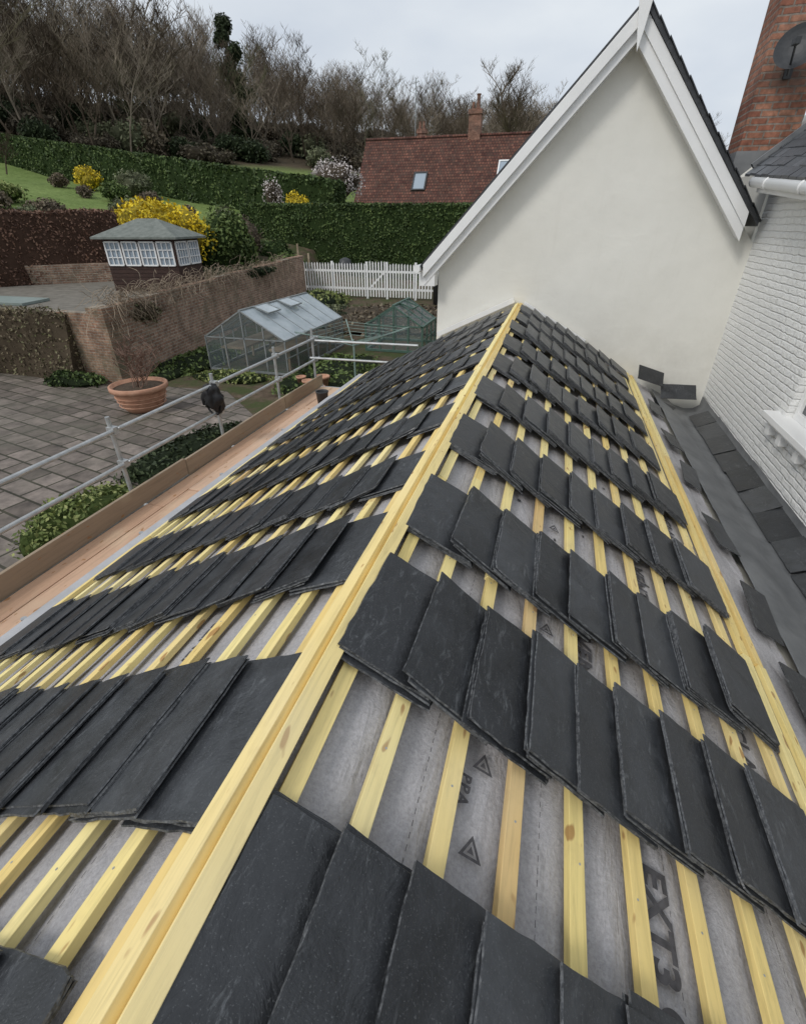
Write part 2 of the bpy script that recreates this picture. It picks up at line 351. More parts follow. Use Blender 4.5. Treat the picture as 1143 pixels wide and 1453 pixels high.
# lead gutter along the side wall and loose slates
m=MB(); xg0=1.72; zg0=RZ-tR*(xg0-RX)-.045
V=[];prof=[(xg0,zg0+.012),(1.95,zg0-.10),(2.10,-2.52),(2.28,-2.575),(2.40,-2.56),(2.485,-2.50),(2.492,-2.36)]
for j in range(240):
    y=Y0+(Y1-Y0)*j/239; stp=.012*((y*1.0/1.5)%1.0)   # overlapping bays
    for k,(x,z) in enumerate(prof): V.append((x,y,z+stp+.010*noise.noise(Vector((x*4,y*2,9)))+.006*noise.noise(Vector((x*9,y*7,2)))))
n=len(prof); o=rawmesh('lead_gutter',V,[(j*n+i,j*n+i+1,(j+1)*n+i+1,(j+1)*n+i) for j in range(239) for i in range(n-1)],[M_lead],ext)
for p in o.data.polygons:p.use_smooth=True
def freeslate(mb,c,u,v,L,Wd,th=.008,jt=.0015):
    c=Vector(c);u=Vector(u).normalized();v=Vector(v);v=(v-u*v.dot(u)).normalized();n=u.cross(v)
    P=[];k=6
    for i in range(k):P.append((-L/2+L*i/k,-Wd/2))
    for i in range(k):P.append((L/2,-Wd/2+Wd*i/k))
    for i in range(k):P.append((L/2-L*i/k,Wd/2))
    for i in range(k):P.append((-L/2,Wd/2-Wd*i/k))
    P=[(x+random.gauss(0,jt),y+random.gauss(0,jt)) for x,y in P];K=len(P)
    mb.add([c+u*x*.99+v*y*.99+n*th/2 for x,y in P]+[c+u*x+v*y-n*th/2 for x,y in P],[tuple(range(K)),tuple(range(2*K-1,K-1,-1))]+[(i,K+i,K+(i+1)%K,(i+1)%K) for i in range(K)],[0,0]+[1]*K)
m=MB(); y=8.0
while y>.4:
    L=.5*random.uniform(.96,1.02)
    freeslate(m,(2.375,y-L/2,-2.485+random.uniform(-.008,.008)),(random.uniform(-.03,.03),1,random.uniform(-.03,.03)),(.25,random.uniform(-.02,.02),.13+random.uniform(-.02,.02)),L,.26); y-=L+random.uniform(-.01,.03)
for (y,s,r) in [(7.1,2.34,.05),(5.95,2.36,-.05),(5.0,2.37,.10),(3.9,2.38,-.05),(2.95,2.40,.08),(2.2,2.42,0)]:
    v_,n_=frame('R'); freeslate(m,pt('R',y,s,.0),(r,1,0),v_,.50,.20)
freeslate(m,(1.62,8.2,-2.02),(.8,.15,-.25),(0.2,.7,.45),.42,.26); freeslate(m,(2.05,8.15,-2.22),(1,.05,0.02),(0,.6,.5),.50,.26); freeslate(m,(1.80,7.90,-2.36),(1,-.5,-.3),(.3,.8,.1),.4,.22)
m.build('loose_slates',[M_slate,M_slate_e],ext)
m=MB()
for _ in range(70):   # broken slate chips caught on the membrane
    sd=random.choice('RRL'); yy=random.uniform(.5,5); k_=random.randint(1,8); v_,n_=frame(sd)
    a_=random.uniform(0,3.1); u_=Vector((0,1,0))*math.cos(a_)+v_*math.sin(a_)
    freeslate(m,pt(sd,yy,.285+.207*k_+random.uniform(.05,.15),-.046),u_,n_.cross(u_),random.uniform(.008,.03),random.uniform(.006,.018),.003,.0015)
m.build('slate_chips',[M_slate,M_slate_e],ext)
def word(txt,side,y,s,size):
    cu=bpy.data.curves.new('printed_lettering','FONT'); cu.body=txt; cu.size=size; cu.offset=.0035*size/.1; cu.space_character=1.05
    o=bpy.data.objects.new('printed_lettering',cu); bpy.context.collection.objects.link(o); cu.materials.append(M_print)
    v,n=frame(side); X=Vector((0,-1,0)) if side=='R' else Vector((0,1,0)); Yv=n.cross(X)
    R=Matrix((X,Yv,n)).transposed().to_4x4(); o.matrix_world=Matrix.Translation(pt(side,y,s,-.041))@R; o.parent=ext
for y,s,tx in [(.88,1.165,'EXT3 ®'),(1.72,.94,'VENT3'),(2.62,1.36,'VENT3'),(4.3,1.15,'VENT3'),(1.75,1.77,'CLASSIC'),(3.6,1.77,'CLASSIC')]: word(tx,'R',y,s,.12)
for y,s,tx in [(.83,.53,'BBA'),(1.58,.74,'BBA'),(2.35,.53,'BBA'),(3.2,.74,'CE')]: word(tx,'R',y,s,.05)
for y,s,tx in [(.98,.73,'VENT3'),(1.86,.92,'PRO VENT'),(2.7,.72,'VENT3'),(3.55,.92,'CLASSIC')]: word(tx,'L',y,s,.085)
m=MB()
def tri(side,y,s,a):
    T=[(y,s),(y,s+a),(y+a*.85,s+a*.5)]; cy=sum(p[0] for p in T)/3; cs=sum(p[1] for p in T)/3
    I=[(cy+(p[0]-cy)*.62,cs+(p[1]-cs)*.62) for p in T]
    Vv=[pt(side,p[0],p[1],-.040) for p in T+I]; m.add(Vv,[(0,1,4,3),(1,2,5,4),(2,0,3,5)])
    J=[(cy+(p[0]-cy)*.3,cs+(p[1]-cs)*.3) for p in T]; m.add([pt(side,p[0],p[1],-.040) for p in J],[(0,1,2)])
for y,s in [(.62,.56),(.86,.56),(1.60,.76),(2.45,.78),(3.3,.36)]: tri('R',y,s,.07)
for sd,ss in (('R',(.42,.80,1.25,1.66)),('L',(.42,1.0,1.6))):
    for s in ss:
        y=Y0
        while y<6: 
            m.add([pt(sd,y,s,-.042),pt(sd,y,s+.002,-.042),pt(sd,y+.016,s+.002,-.042),pt(sd,y+.016,s,-.042)],[(0,1,2,3)]); y+=.03
m.build('printed_marks',M_print,ext)
m=MB(); m.bb(XL-.10,XL+.03,Y0,Y1,-2.445,-2.425); m.bb(XL-.02,XL,Y0,Y1,-2.62,-2.45)
m.build('eaves_strip',simple('eaves_felt',(.36,.36,.37),(.46,.46,.47),5,.6,.2,.01),ext)
m=MB(); v_,n_=frame('L'); m.beam(pt('L',8.42,.05,.085),pt('L',8.42,1.40,.085),.07,.07,n_)
v_,n_=frame('R'); m.beam(pt('R',8.44,.06,.05),pt('R',8.44,1.2,.05),.05,.04,n_); m.build('abutment_flashing',M_white,ext)

# ---------------------------------------------------------------- white house
wh=empty('white_house'); YG=8.5
ax,az=.53,2.2; kl,kr=1.066,1.18
zl=lambda x:az-kl*(ax-x); zr=lambda x:az-kr*(x-ax)
m=MB(); m.prism([(-1.85,YG,G),(2.505,YG,G),(2.505,YG,zr(2.505)-.12),(ax,YG,az-.14),(-1.85,YG,zl(-1.85)-.12)],(0,12,0)); m.build('gable_walls',M_render,wh)
m=MB()
m.prism([(ax,8.21,az+.022),(-2.09,8.21,zl(-2.09)+.022),(-2.09,8.21,zl(-2.09)-.03),(ax,8.21,az-.03)],(0,13,0))
m.prism([(ax+.002,8.20,az+.045),(2.40,8.20,zr(2.40)+.045),(2.40,8.20,zr(2.4)-.03),(ax+.002,8.20,az-.03)],(0,13,0))
for k in range(12):
    x=.56+k*.155; m.prism([(x,8.17,zr(x)+.075),(x+.15,8.17,zr(x+.15)+.052),(x+.15,8.17,zr(x+.15)+.035),(x,8.17,zr(x)+.058)],(0,.4,0))
m.build('slate_roof',M_slate,wh)
m=MB()
def barge(xa,za,xb,zb,w0,w1,y,th):
    m.prism([(xa,y,za-w0),(xb,y,zb-w0),(xb,y,zb-w1),(xa,y,za-w1)],(0,th,0))
barge(ax,az,-2.04,zl(-2.04),.02,.20,8.195,.055); barge(ax,az,-2.04,zl(-2.04),.19,.335,8.25,.03)
barge(ax+.001,az,2.26,zr(2.26),.035,.21,8.225,.03); barge(ax+.001,az,2.26,zr(2.26),.20,.37,8.25,.03)
m.prism([(ax,8.28,az-.28),(-2.02,8.28,zl(-2.02)-.28),(-2.02,8.28,zl(-2.02)-.32),(ax,8.28,az-.32)],(0,.22,0))
m.prism([(ax,8.28,az-.30),(2.26,8.28,zr(2.26)-.30),(2.26,8.28,zr(2.26)-.34),(ax,8.28,az-.34)],(0,.22,0))
m.bb(-2.10,-1.86,8.26,8.5,zl(-2.04)-.33,zl(-2.04)-.10)
m.prism([(ax-.075,8.155,az+.0),(ax,8.155,az+.12),(ax+.075,8.155,az+.0),(ax+.035,8.155,az-.28),(ax,8.155,az-.46),(ax-.035,8.155,az-.28)],(0,.035,0))
m.build('barge_boards',M_white,wh,bevel=.004)
m=MB(); m.cyl((-2.13,8.15,-.62),(-2.13,14,-.62),.055,n=10); m.build('eaves_gutter',M_white,wh,smooth=False)
wing=lambda y:.50-.085*(8.5-y)
m=MB(); YA=-1.5
m.add([(2.5,YA,G),(2.5,4.62,G),(2.5,4.62,wing(4.62)-.12),(2.5,YA,wing(YA)-.12)],[(0,1,2,3)])
m.add([(2.5,4.62,G),(2.5,5.72,G),(2.5,5.72,-1.76),(2.5,4.62,-1.76)],[(0,1,2,3)])
m.add([(2.5,4.62,-.55),(2.5,5.72,-.55),(2.5,5.72,wing(5.72)-.12),(2.5,4.62,wing(4.62)-.12)],[(0,1,2,3)])
m.add([(2.5,5.72,G),(2.5,8.5,G),(2.5,8.5,wing(8.5)-.12),(2.5,5.72,wing(5.72)-.12)],[(0,1,2,3)])
m.add([(2.5,5.72,-1.76),(2.62,5.72,-1.76),(2.62,5.72,-.55),(2.5,5.72,-.55)],[(0,1,2,3)])
m.add([(2.5,4.62,-1.76),(2.62,4.62,-1.76),(2.62,4.62,-.55),(2.5,4.62,-.55)],[(0,1,2,3)])
m.add([(2.5,4.62,-.55),(2.62,4.62,-.55),(2.62,5.72,-.55),(2.5,5.72,-.55)],[(0,1,2,3)])
m.build('wing_wall',M_wbrick,wh)
m=MB(); m.bb(2.36,2.63,4.50,5.92,-1.80,-1.735)
m.bb(2.42,2.50,4.56,5.86,-1.86,-1.80)
for y in (4.62,5.05,5.48,5.80): m.bb(2.42,2.50,y-.05,y+.05,-1.96,-1.86)
m.bb(2.565,2.62,4.63,4.70,-1.735,-.56); m.bb(2.565,2.62,5.64,5.71,-1.735,-.56); m.bb(2.565,2.62,4.70,5.64,-1.735,-1.66); m.bb(2.565,2.62,4.70,5.64,-.63,-.56); m.bb(2.57,2.615,5.14,5.19,-1.66,-.63)
m.build('window_frame',M_white,wh,bevel=.006)
m=MB(); m.bb(2.60,2.61,4.70,5.64,-1.66,-.63); m.build('window_glass',M_wglass,wh)
m=MB()
m.prism([(2.26,YA,wing(YA)-.14),(2.285,YA,wing(YA)-.14),(2.285,YA,wing(YA)+.03),(2.26,YA,wing(YA)+.03)],(0,8.2-YA,wing(8.2)-wing(YA)))
m.prism([(2.285,YA,wing(YA)-.14),(2.5,YA,wing(YA)-.14),(2.5,YA,wing(YA)-.12),(2.285,YA,wing(YA)-.12)],(0,8.2-YA,wing(8.2)-wing(YA)))
m.build('wing_fascia',M_white,wh)
m=MB(); m.cyl((2.2,YA,wing(YA)-.03),(2.2,8.19,wing(8.19)-.03),.06,n=14)
for y in (5.4,6.5,7.6): m.cyl((2.2,y-.02,wing(y)-.03),(2.2,y+.02,wing(y)-.03),.068,n=14)
m.build('wing_gutter',M_white,wh,smooth=True)
m=MB()
for k in range(13):
    x0=2.17+k*.1; z0=.05+k*.085; y=YA+(.12 if k%2 else 0)
    while y<8.55:
        w_=min(.235,8.58-y); e=random.uniform(-.006,.010)
        m.prism([(x0,y,wing(y)+z0+e),(x0+.16,y,wing(y)+z0+.125),(x0+.16,y,wing(y)+z0+.102),(x0,y,wing(y)+z0-.026+e)],(0,w_-.012,.085*w_)); y+=w_
m.build('wing_slates',slatemat('wing_slate',1.3),wh)
m=MB(); m.beam((2.25,8.62,.62),(3.45,8.62,1.66),.06,.10); m.build('verge_flashing',M_lead,wh)
m=MB(); m.prism([(2.5,8.61,-1),(3.5,8.61,-1),(3.5,8.61,1.5),(2.5,8.61,.6)],(0,4,0)); m.build('rear_wing',M_render,wh)
m=MB(); cx0,cx1,cy0,cy1=2.42,3.15,10.3,11.0
m.bb(cx0,cx1,cy0,cy1,-1,3.9); m.bb(cx0-.04,cx1+.04,cy0-.04,cy1+.04,3.9,4.05); m.bb(cx0-.08,cx1+.08,cy0-.08,cy1+.08,4.05,4.2); m.build('chimney_stack',M_chim,wh)
m=MB(); m.bb(cx0-.03,cx1+.03,cy0-.03,cy1,.6,.95); m.build('chimney_flashing',M_lead,wh)
m=MB(); c=Vector((2.70,9.95,2.02))
dv=Vector((-.35,-.85,.35)).normalized(); e1=dv.orthogonal().normalized(); e2=dv.cross(e1); V=[c];F=[];N=28;K=5
for k in range(1,K+1):
    r=.27*k/K
    for i in range(N):
        t_=2*math.pi*i/N; V.append(c+(e1*math.cos(t_)+e2*math.sin(t_))*r+dv*(.075*(k/K)**2))
F=[(0,1+i,1+(i+1)%N) for i in range(N)]
for k in range(K-1): F+=[(1+k*N+i,1+k*N+(i+1)%N,1+(k+1)*N+(i+1)%N,1+(k+1)*N+i) for i in range(N)]
m.add(V,F); m.cyl(c,c-dv*.12,.03); m.cyl(c-dv*.12,(2.76,10.32,1.9),.022); m.cyl(c+Vector((-.02,.03,-.26)),c+dv*.36+Vector((0,0,-.12)),.014); m.box(c+dv*.38+Vector((0,0,-.12)),(.07,.13,.07))
m.box((2.76,10.28,1.9),(.1,.03,.25))
m.build('satellite_dish',M_darkp,wh,smooth=False)

# ---------------------------------------------------------------- scaffolding
sc=empty('scaffolding'); m=MB(); XS=-4.42
for z in (-1.95,-2.35): m.cyl((XS,-2,z),(XS,9.15,z),.024,n=10)
for y in (1.4,3.9,5.75,7.5,9.0): m.cyl((XS-.05,y,G),(XS-.05,y,-1.78+random.uniform(-.03,.06)),.024,n=10); m.cyl((XS-.25,y+.06,-2.93),(-3.3,y+.06,-2.93),.024,n=8)
for z in (-1.98,-2.32): m.cyl((XS-.1,8.95,z),(-2.3,8.98,z+.02),.022,n=8)
for z in (-2.93,): m.cyl((XS,-2,z),(XS,9.2,z),.024,n=8)
for y in (1.9,3.2,4.6,6.2): m.cyl((-3.72,y,-3.2),(-3.72,y,-2.72),.024,n=10)
for y in (1.4,3.9,5.75,7.5,9.0):
    for z in (-1.95,-2.35):
        m.box((XS-.025,y,z),(.10,.075,.075)); m.cyl((XS-.09,y+.03,z+.02),(XS+.05,y+.03,z+.02),.012,n=6)
m.build('tubes',M_galv,sc,smooth=False)
m=MB()
for k in range(4):
    x=-3.36-k*.235; y=-2
    while y<8.9:
        L=min(random.uniform(2.6,3.9),8.9-y); m.bb(x-.225,x,y,y+L-.01,-2.90,-2.862+random.uniform(-.005,.005)); y+=L
m.build('scaffold_boards',M_board,sc,bevel=.004)
m=MB(); y=-2
for L in (3.4,3.3,2.7,1.6):
    R=Matrix.Rotation(random.uniform(-.012,.012),3,'X'); m.box((-4.33,y+L/2,-2.75),(.038,L-.02,.225),R); y+=L
m.bb(-3.6,-3.55,8.2,9.0,-2.86,-2.66)
m.build('toe_board',M_toe,sc,bevel=.004)
bpy.ops.mesh.primitive_ico_sphere_add(subdivisions=4,radius=1); o=bpy.context.object; o.name='black_bag'
for vv in o.data.vertices:
    p=vv.co.copy(); k=1+.34*noise.noise(p*1.7+Vector((3,1,2)))+.18*noise.noise(p*4)
    z=p.z; w=.8+.35*(-z) if z<0.2 else .75
    vv.co=Vector((p.x*.17*k*w,p.y*.15*k*w+.05*max(0,-z),p.z*.18*k))
    if z<-.2 : vv.co.z-=.09*max(0,math.sin(p.x*5))
o.location=(XS,5.62,-2.08); o.data.materials.append(M_black)
for p in o.data.polygons:p.use_smooth=True
m=MB(); 
for i in range(10):
    a=math.pi*i/9; b_=math.pi*(i+1)/9
    m.cyl((XS+.12*math.cos(a),5.62,-2.18-.18*math.sin(a)),(XS+.12*math.cos(b_),5.62,-2.18-.18*math.sin(b_)),.014,n=6)
s_=m.build('strap',M_black); s_.parent=o; s_.matrix_parent_inverse=Matrix.Translation(o.location).inverted()
m=MB(); m.lathe((-3.75,7.75,-2.862),[(0,0),(.085,0),(.11,.26),(.118,.265),(.118,.28),(.105,.28),(.10,.26),(.08,.02),(0,.02)],24); m.build('bucket',M_darkp,None,smooth=True)

# ---------------------------------------------------------------- vegetation builders
def cluster(name,c,r,n,size,mat,core,lumps=9,parent=None,corek=.84):
    c=np.array(c,float); r=np.array(r,float); P=[];N=[]
    subs=[(np.zeros(3),.80)]
    for i in range(lumps):
        d=np.random.normal(size=3); d/=np.linalg.norm(d); d[2]=abs(d[2])*.9-.15; subs.append((d*.55,random.uniform(.28,.52)))
    per=n//len(subs)
    for q,(o_,s_) in enumerate(subs):
        k=per*(2 if q==0 else 1); d=np.random.normal(size=(k,3)); d/=np.linalg.norm(d,axis=1)[:,None]
        rr=np.random.uniform(.66,1.14,(k,1))**.7; P.append((o_+d*s_*rr)*r+c); N.append(d)
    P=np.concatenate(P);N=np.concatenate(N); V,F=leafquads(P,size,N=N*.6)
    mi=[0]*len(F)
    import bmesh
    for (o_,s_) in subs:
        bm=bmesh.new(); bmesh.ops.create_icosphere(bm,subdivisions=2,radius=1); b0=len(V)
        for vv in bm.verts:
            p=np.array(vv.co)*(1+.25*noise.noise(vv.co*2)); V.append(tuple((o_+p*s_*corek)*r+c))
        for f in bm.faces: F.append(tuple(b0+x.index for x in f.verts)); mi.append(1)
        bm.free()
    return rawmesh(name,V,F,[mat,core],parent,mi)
def hedge(name,a,b,th,zb0,zb1,zt0,zt1,mat,core,dens=80,size=.14,rag=.12):
    a=Vector(a);b=Vector(b);d=(b-a);L=d.length;d/=L;nrm=Vector((d.y,-d.x)); 
    nl=max(6,int(L/.6))
    zb=lambda t:zb0+(zb1-zb0)*t
    zt=lambda t:zt0+(zt1-zt0)*t
    V=[];F=[];mi=[]
    prof=[(-.5,0),(-.5,.3),(-.49,.6),(-.47,.9),(-.40,1.0),(0,1.01),(.40,1.0),(.47,.9),(.49,.6),(.5,.3),(.5,0)]
    for i in range(nl+1):
        t_=i/nl; p=a+d*(L*t_)
        for (o_,h) in prof:
            z=zb(t_)+(zt(t_)-zb(t_))*h; q=p+nrm*(o_*th*.92); nn=noise.noise(Vector((q.x,q.y,z))*.8)
            V.append((q.x+nrm.x*nn*rag*np.sign(o_),q.y+nrm.y*nn*rag*np.sign(o_),z+nn*rag*.6*(h>.8)-.03))
    K=len(prof)
    for i in range(nl):
        for k in range(K-1): F.append((i*K+k,i*K+k+1,(i+1)*K+k+1,(i+1)*K+k)); mi.append(1)
    F.append(tuple(range(K)));mi.append(1);F.append(tuple(nl*K+k for k in range(K)));mi.append(1)
    pts=[];nor=[]
    H=max(zt0-zb0,zt1-zb1)
    n1=int(L*H*dens)
    for _ in range(n1*2):
        t_=random.random();h=random.random();sd=random.choice((-1,1)); p=a+d*(L*t_);z=zb(t_)+(zt(t_)-zb(t_))*h
        taper=.5-.05*h; q=p+nrm*(sd*th*taper); nn=noise.noise(Vector((q.x,q.y,z))*.8); e=nn*rag+random.uniform(-.06,.07)
        pts.append((q.x+nrm.x*sd*e,q.y+nrm.y*sd*e,z)); nor.append((nrm.x*sd,nrm.y*sd,.2))
    for _ in range(int(L*th*dens*1.4)):
        t_=random.random();o_=random.uniform(-.5,.5); p=a+d*(L*t_)+nrm*(o_*th); z=zt(t_); nn=noise.noise(Vector((p.x,p.y,z))*.8)
        pts.append((p.x,p.y,z+nn*rag*.6+random.uniform(-.05,.08))); nor.append((0,0,1))
    for e_,sgn in ((a,-1),(b,1)):
        tt=0 if sgn<0 else 1
        for _ in range(int(th*H*dens*1.3)):
            o_=random.uniform(-.5,.5);h=random.random(); p=e_+nrm*(o_*th)+d*(sgn*random.uniform(-.02,.10)); pts.append((p.x,p.y,zb(tt)+(zt(tt)-zb(tt))*h)); nor.append((d.x*sgn,d.y*sgn,0))
    v2,f2=leafquads(np.array(pts),size,N=np.array(nor)*.8); o=len(V)
    V+= [tuple(x) for x in v2]; F+=[tuple(i+o for i in f) for f in f2]; mi+=[0]*len(f2)
    return rawmesh(name,V,F,[mat,core],None,mi)
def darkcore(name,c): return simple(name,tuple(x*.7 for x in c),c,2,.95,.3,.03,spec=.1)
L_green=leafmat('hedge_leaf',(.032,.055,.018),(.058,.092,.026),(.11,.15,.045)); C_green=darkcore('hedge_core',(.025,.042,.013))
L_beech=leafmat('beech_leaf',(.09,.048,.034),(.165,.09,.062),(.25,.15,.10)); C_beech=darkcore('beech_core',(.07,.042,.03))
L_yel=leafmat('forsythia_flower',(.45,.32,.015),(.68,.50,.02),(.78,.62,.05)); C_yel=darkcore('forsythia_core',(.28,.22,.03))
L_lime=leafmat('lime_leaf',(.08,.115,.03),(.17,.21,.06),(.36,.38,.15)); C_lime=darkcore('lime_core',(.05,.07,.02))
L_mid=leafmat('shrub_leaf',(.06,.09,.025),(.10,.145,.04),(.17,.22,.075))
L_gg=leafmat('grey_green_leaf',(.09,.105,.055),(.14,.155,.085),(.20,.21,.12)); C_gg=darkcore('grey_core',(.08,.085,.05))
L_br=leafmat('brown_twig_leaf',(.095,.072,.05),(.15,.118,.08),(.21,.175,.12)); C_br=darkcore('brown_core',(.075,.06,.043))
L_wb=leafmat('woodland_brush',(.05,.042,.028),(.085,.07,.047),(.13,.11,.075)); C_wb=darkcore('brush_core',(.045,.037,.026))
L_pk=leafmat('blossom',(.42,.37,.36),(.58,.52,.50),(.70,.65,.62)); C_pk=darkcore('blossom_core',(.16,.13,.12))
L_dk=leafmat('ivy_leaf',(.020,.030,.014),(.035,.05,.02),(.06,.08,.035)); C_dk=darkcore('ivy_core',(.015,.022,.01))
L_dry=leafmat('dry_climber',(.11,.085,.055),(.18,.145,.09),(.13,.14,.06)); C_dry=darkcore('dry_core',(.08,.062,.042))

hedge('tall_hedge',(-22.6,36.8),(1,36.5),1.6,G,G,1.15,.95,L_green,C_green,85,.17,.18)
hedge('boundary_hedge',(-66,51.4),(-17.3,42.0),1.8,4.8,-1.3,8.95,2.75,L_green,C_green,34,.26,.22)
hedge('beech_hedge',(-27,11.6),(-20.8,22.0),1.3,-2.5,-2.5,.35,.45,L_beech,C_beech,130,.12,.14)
cluster('forsythia',(-20.9,25.2,-.7),(3.7,2.4,2.15),10500,.19,L_yel,C_yel,14)
cluster('laurel_shrub',(-18.6,27.6,-1.4),(1.8,1.8,2.9),6500,.20,L_mid,C_green,12)
cluster('brown_shrub',(-19.5,31,-.9),(1.5,1.3,1.6),1500,.18,L_br,C_br,8)
cluster('evergreen_shrub',(-19.2,33.5,-1.9),(1.9,1.6,1.3),2600,.17,L_green,C_green,10); cluster('evergreen_shrub',(-16.8,31.2,-2.4),(1.5,1.3,1.0),2200,.16,L_mid,C_green,10)
def on(rx,Y,r,name,lm,cm,n=900,zs=.85,size=.20):
    x=rx*Y; cluster(name,(x,Y,terr(x,Y)+r*zs*.6),(r,r,r*zs),n,size,lm,cm,9,None,.72)
on(-.98,42,1.5,'yellow_shrub',L_yel,C_yel); on(-.87,42,1.7,'grey_green_shrub',L_gg,C_gg,1400); on(-.84,38,1.0,'brown_shrub',L_br,C_br)
on(-.92,38.5,1.2,'green_shrub',L_mid,C_green); on(-1.06,41,.9,'brown_shrub',L_br,C_br,600); on(-1.0,38,.75,'brown_shrub',L_br,C_br,600)
on(-.755,36,1.0,'brown_shrub',L_br,C_br,900); on(-.67,37.5,1.0,'grey_green_shrub',L_gg,C_gg); on(-1.22,31,1.7,'heather_shrub',L_lime,C_lime,1400,.5)
on(-1.12,29,1.6,'brown_shrub',L_br,C_br,1400,.6); on(-1.02,28.5,1.5,'brown_shrub',L_gg,C_br,1300,.7); on(-1.3,28,1.8,'brown_shrub',L_br,C_br,1400,.6); on(-1.18,27,1.3,'heather_shrub',L_gg,C_gg,1200,.7)
on(-.90,34,1.4,'green_shrub',L_gg,C_gg,1200,.7); on(-.82,33,1.2,'brown_shrub',L_br,C_br,1200,.8)
on(-.50,39.0,1.4,'yellow_shrub',L_yel,C_yel,1200,1.4)
cluster('blossom_shrub',(-19.2,46,2.9),(3.0,2,2.3),2400,.17,L_pk,C_br,10,None,.7); cluster('blossom_shrub',(-22.0,39.8,1.9),(.9,.9,1.5),500,.15,L_pk,C_br,5,None,.7)
cluster('euonymus_shrub',(-5.45,4.0,-3.45),(.66,.98,.62),7500,.065,L_lime,C_lime,16)
cluster('ivy_ground_cover',(-6.5,7.2,-3.95),(.75,2.0,.35),4200,.09,L_dk,C_dk,12)
cluster('ground_plants',(-11.0,13.6,-3.95),(.9,2.6,.40),3500,.12,L_mid,C_dk,12); cluster('ground_plants',(-6.2,13.6,-3.95),(1.4,2.6,.34),4200,.12,L_mid,C_dk,14)
cluster('ground_plants',(-8.8,12.4,-3.98),(1.6,.7,.22),2500,.10,L_lime,C_dk,12); cluster('ground_plants',(-5.2,10.5,-3.98),(.6,1.6,.3),2500,.10,L_dk,C_dk,10)
cluster('ground_plants',(-12.9,10.6,-3.9),(1.2,.5,.35),1500,.11,L_green,C_dk,8); cluster('ground_plants',(-7.0,23,-3.9),(4.5,4,.55),6500,.18,L_br,C_br,16); cluster('ground_plants',(-12.5,26,-3.9),(1.5,4,.9),3500,.18,L_lime,C_dk,12)
cluster('ground_plants',(-10.5,22,-3.9),(2.0,4,.5),3500,.16,L_gg,C_dk,14); cluster('ground_plants',(-17.5,25.5,-2.5),(2.4,3.5,.6),3800,.16,L_dry,C_dk,14)
hedge('climber_covered_wall',(-24,11.05),(-12.9,11.05),.5,G,G,-2.05,-2.1,L_dry,C_dry,190,.085,.22)

def branch(m,p,d,L,r,lev,maxl,kids,up=.15,mi=0,rm=.03):
    seg=3 if lev<2 else 2; pts=[p]; dd=d.normalized()
    for i in range(seg):
        dd=(dd+Vector((random.gauss(0,.13),random.gauss(0,.13),random.gauss(0,.08)+up*.3))).normalized(); pts.append(pts[-1]+dd*(L/seg))
    for i in range(seg):
        r0=r*(1-.75*i/seg); r1=r*(1-.75*(i+1)/seg); m.cyl(pts[i],pts[i+1],r0,r1,5 if lev==0 else 3,mi,False)
    if lev<maxl:
        for k in range(kids[lev]):
            f=random.uniform(.22 if lev else .18,1.0); x=f*seg; i=min(seg-1,int(x)); q=pts[i].lerp(pts[i+1],x-i)
            az_=random.uniform(0,2*math.pi); side=Vector((math.cos(az_),math.sin(az_),random.uniform(.1,.9)))
            nd=(dd*.55+side*.9).normalized(); branch(m,q,nd,L*random.uniform(.38,.62)*(1.15-.45*f),max(r*.42*(1.1-.5*f),.012 if maxl<3 else rm),lev+1,maxl,kids,up,mi,rm)
trees=[]
for k in range(8):
    m=MB(); h=random.uniform(11,15); branch(m,Vector((0,0,-1)),Vector((random.gauss(0,.12),random.gauss(0,.12),1)),h,random.uniform(.14,.27),0,3,[13,6,5],.25,0,.034)
    me_o=m.build('tree_src',[M_twig]); trees.append(me_o.data); bpy.data.objects.remove(me_o)
wd=empty('woodland')
def skyl(rx): return float(np.interp(rx,[-1.6,-1.07,-.80,-.70,-.645,-.57,-.454,-.206,0,.3],[.39,.38,.36,.325,.29,.25,.218,.168,.148,.14]))
cnt=0;tries=0
while cnt<560 and tries<20000:
    tries+=1
    rx=random.uniform(-1.42,.20); Y=random.uniform(50,245); x=rx*Y; d=-.8*x+.6*Y
    if d<86+6*math.sin(x*.1) or d>176: continue
    if rx>-.35 and Y<105: continue
    z=terr(x,Y); s=random.uniform(.7,1.15); lim=skyl(rx)*random.uniform(.86,1.05)
    s=min(s,(lim*Y-z)/15.0)
    if s<.4: continue
    o=bpy.data.objects.new('bare_tree',random.choice(trees)); bpy.context.collection.objects.link(o); o.parent=wd
    o.location=(x,Y,z); o.scale=(s*random.uniform(.8,1.3),s*random.uniform(.8,1.3),s*random.uniform(.9,1.1)); o.rotation_euler=(0,0,random.uniform(0,6.28)); cnt+=1
ub=[]
for k in range(4):
    o=cluster('brush_src',(0,0,1.2),(2.8,2.8,2.1),900,.40,[L_wb,L_dk,L_gg,L_br][k],[C_wb,C_dk,C_gg,C_wb][k],9,None,.7); ub.append(o.data); bpy.data.objects.remove(o)
cnt=0
while cnt<400:
    rx=random.uniform(-1.42,.20); Y=random.uniform(50,230); x=rx*Y; d=-.8*x+.6*Y
    if d<86 or d>155 or (rx>-.35 and Y<100): continue
    o=bpy.data.objects.new('undergrowth',ub[random.choices([0,1,2,3],[8,3,1,2])[0]]); bpy.context.collection.objects.link(o); o.parent=wd
    o.location=(x,Y,terr(x,Y)-.3); s=random.uniform(.6,1.3); o.scale=(s,s,s*random.uniform(.7,1.3)); o.rotation_euler=(0,0,random.uniform(0,6)); cnt+=1
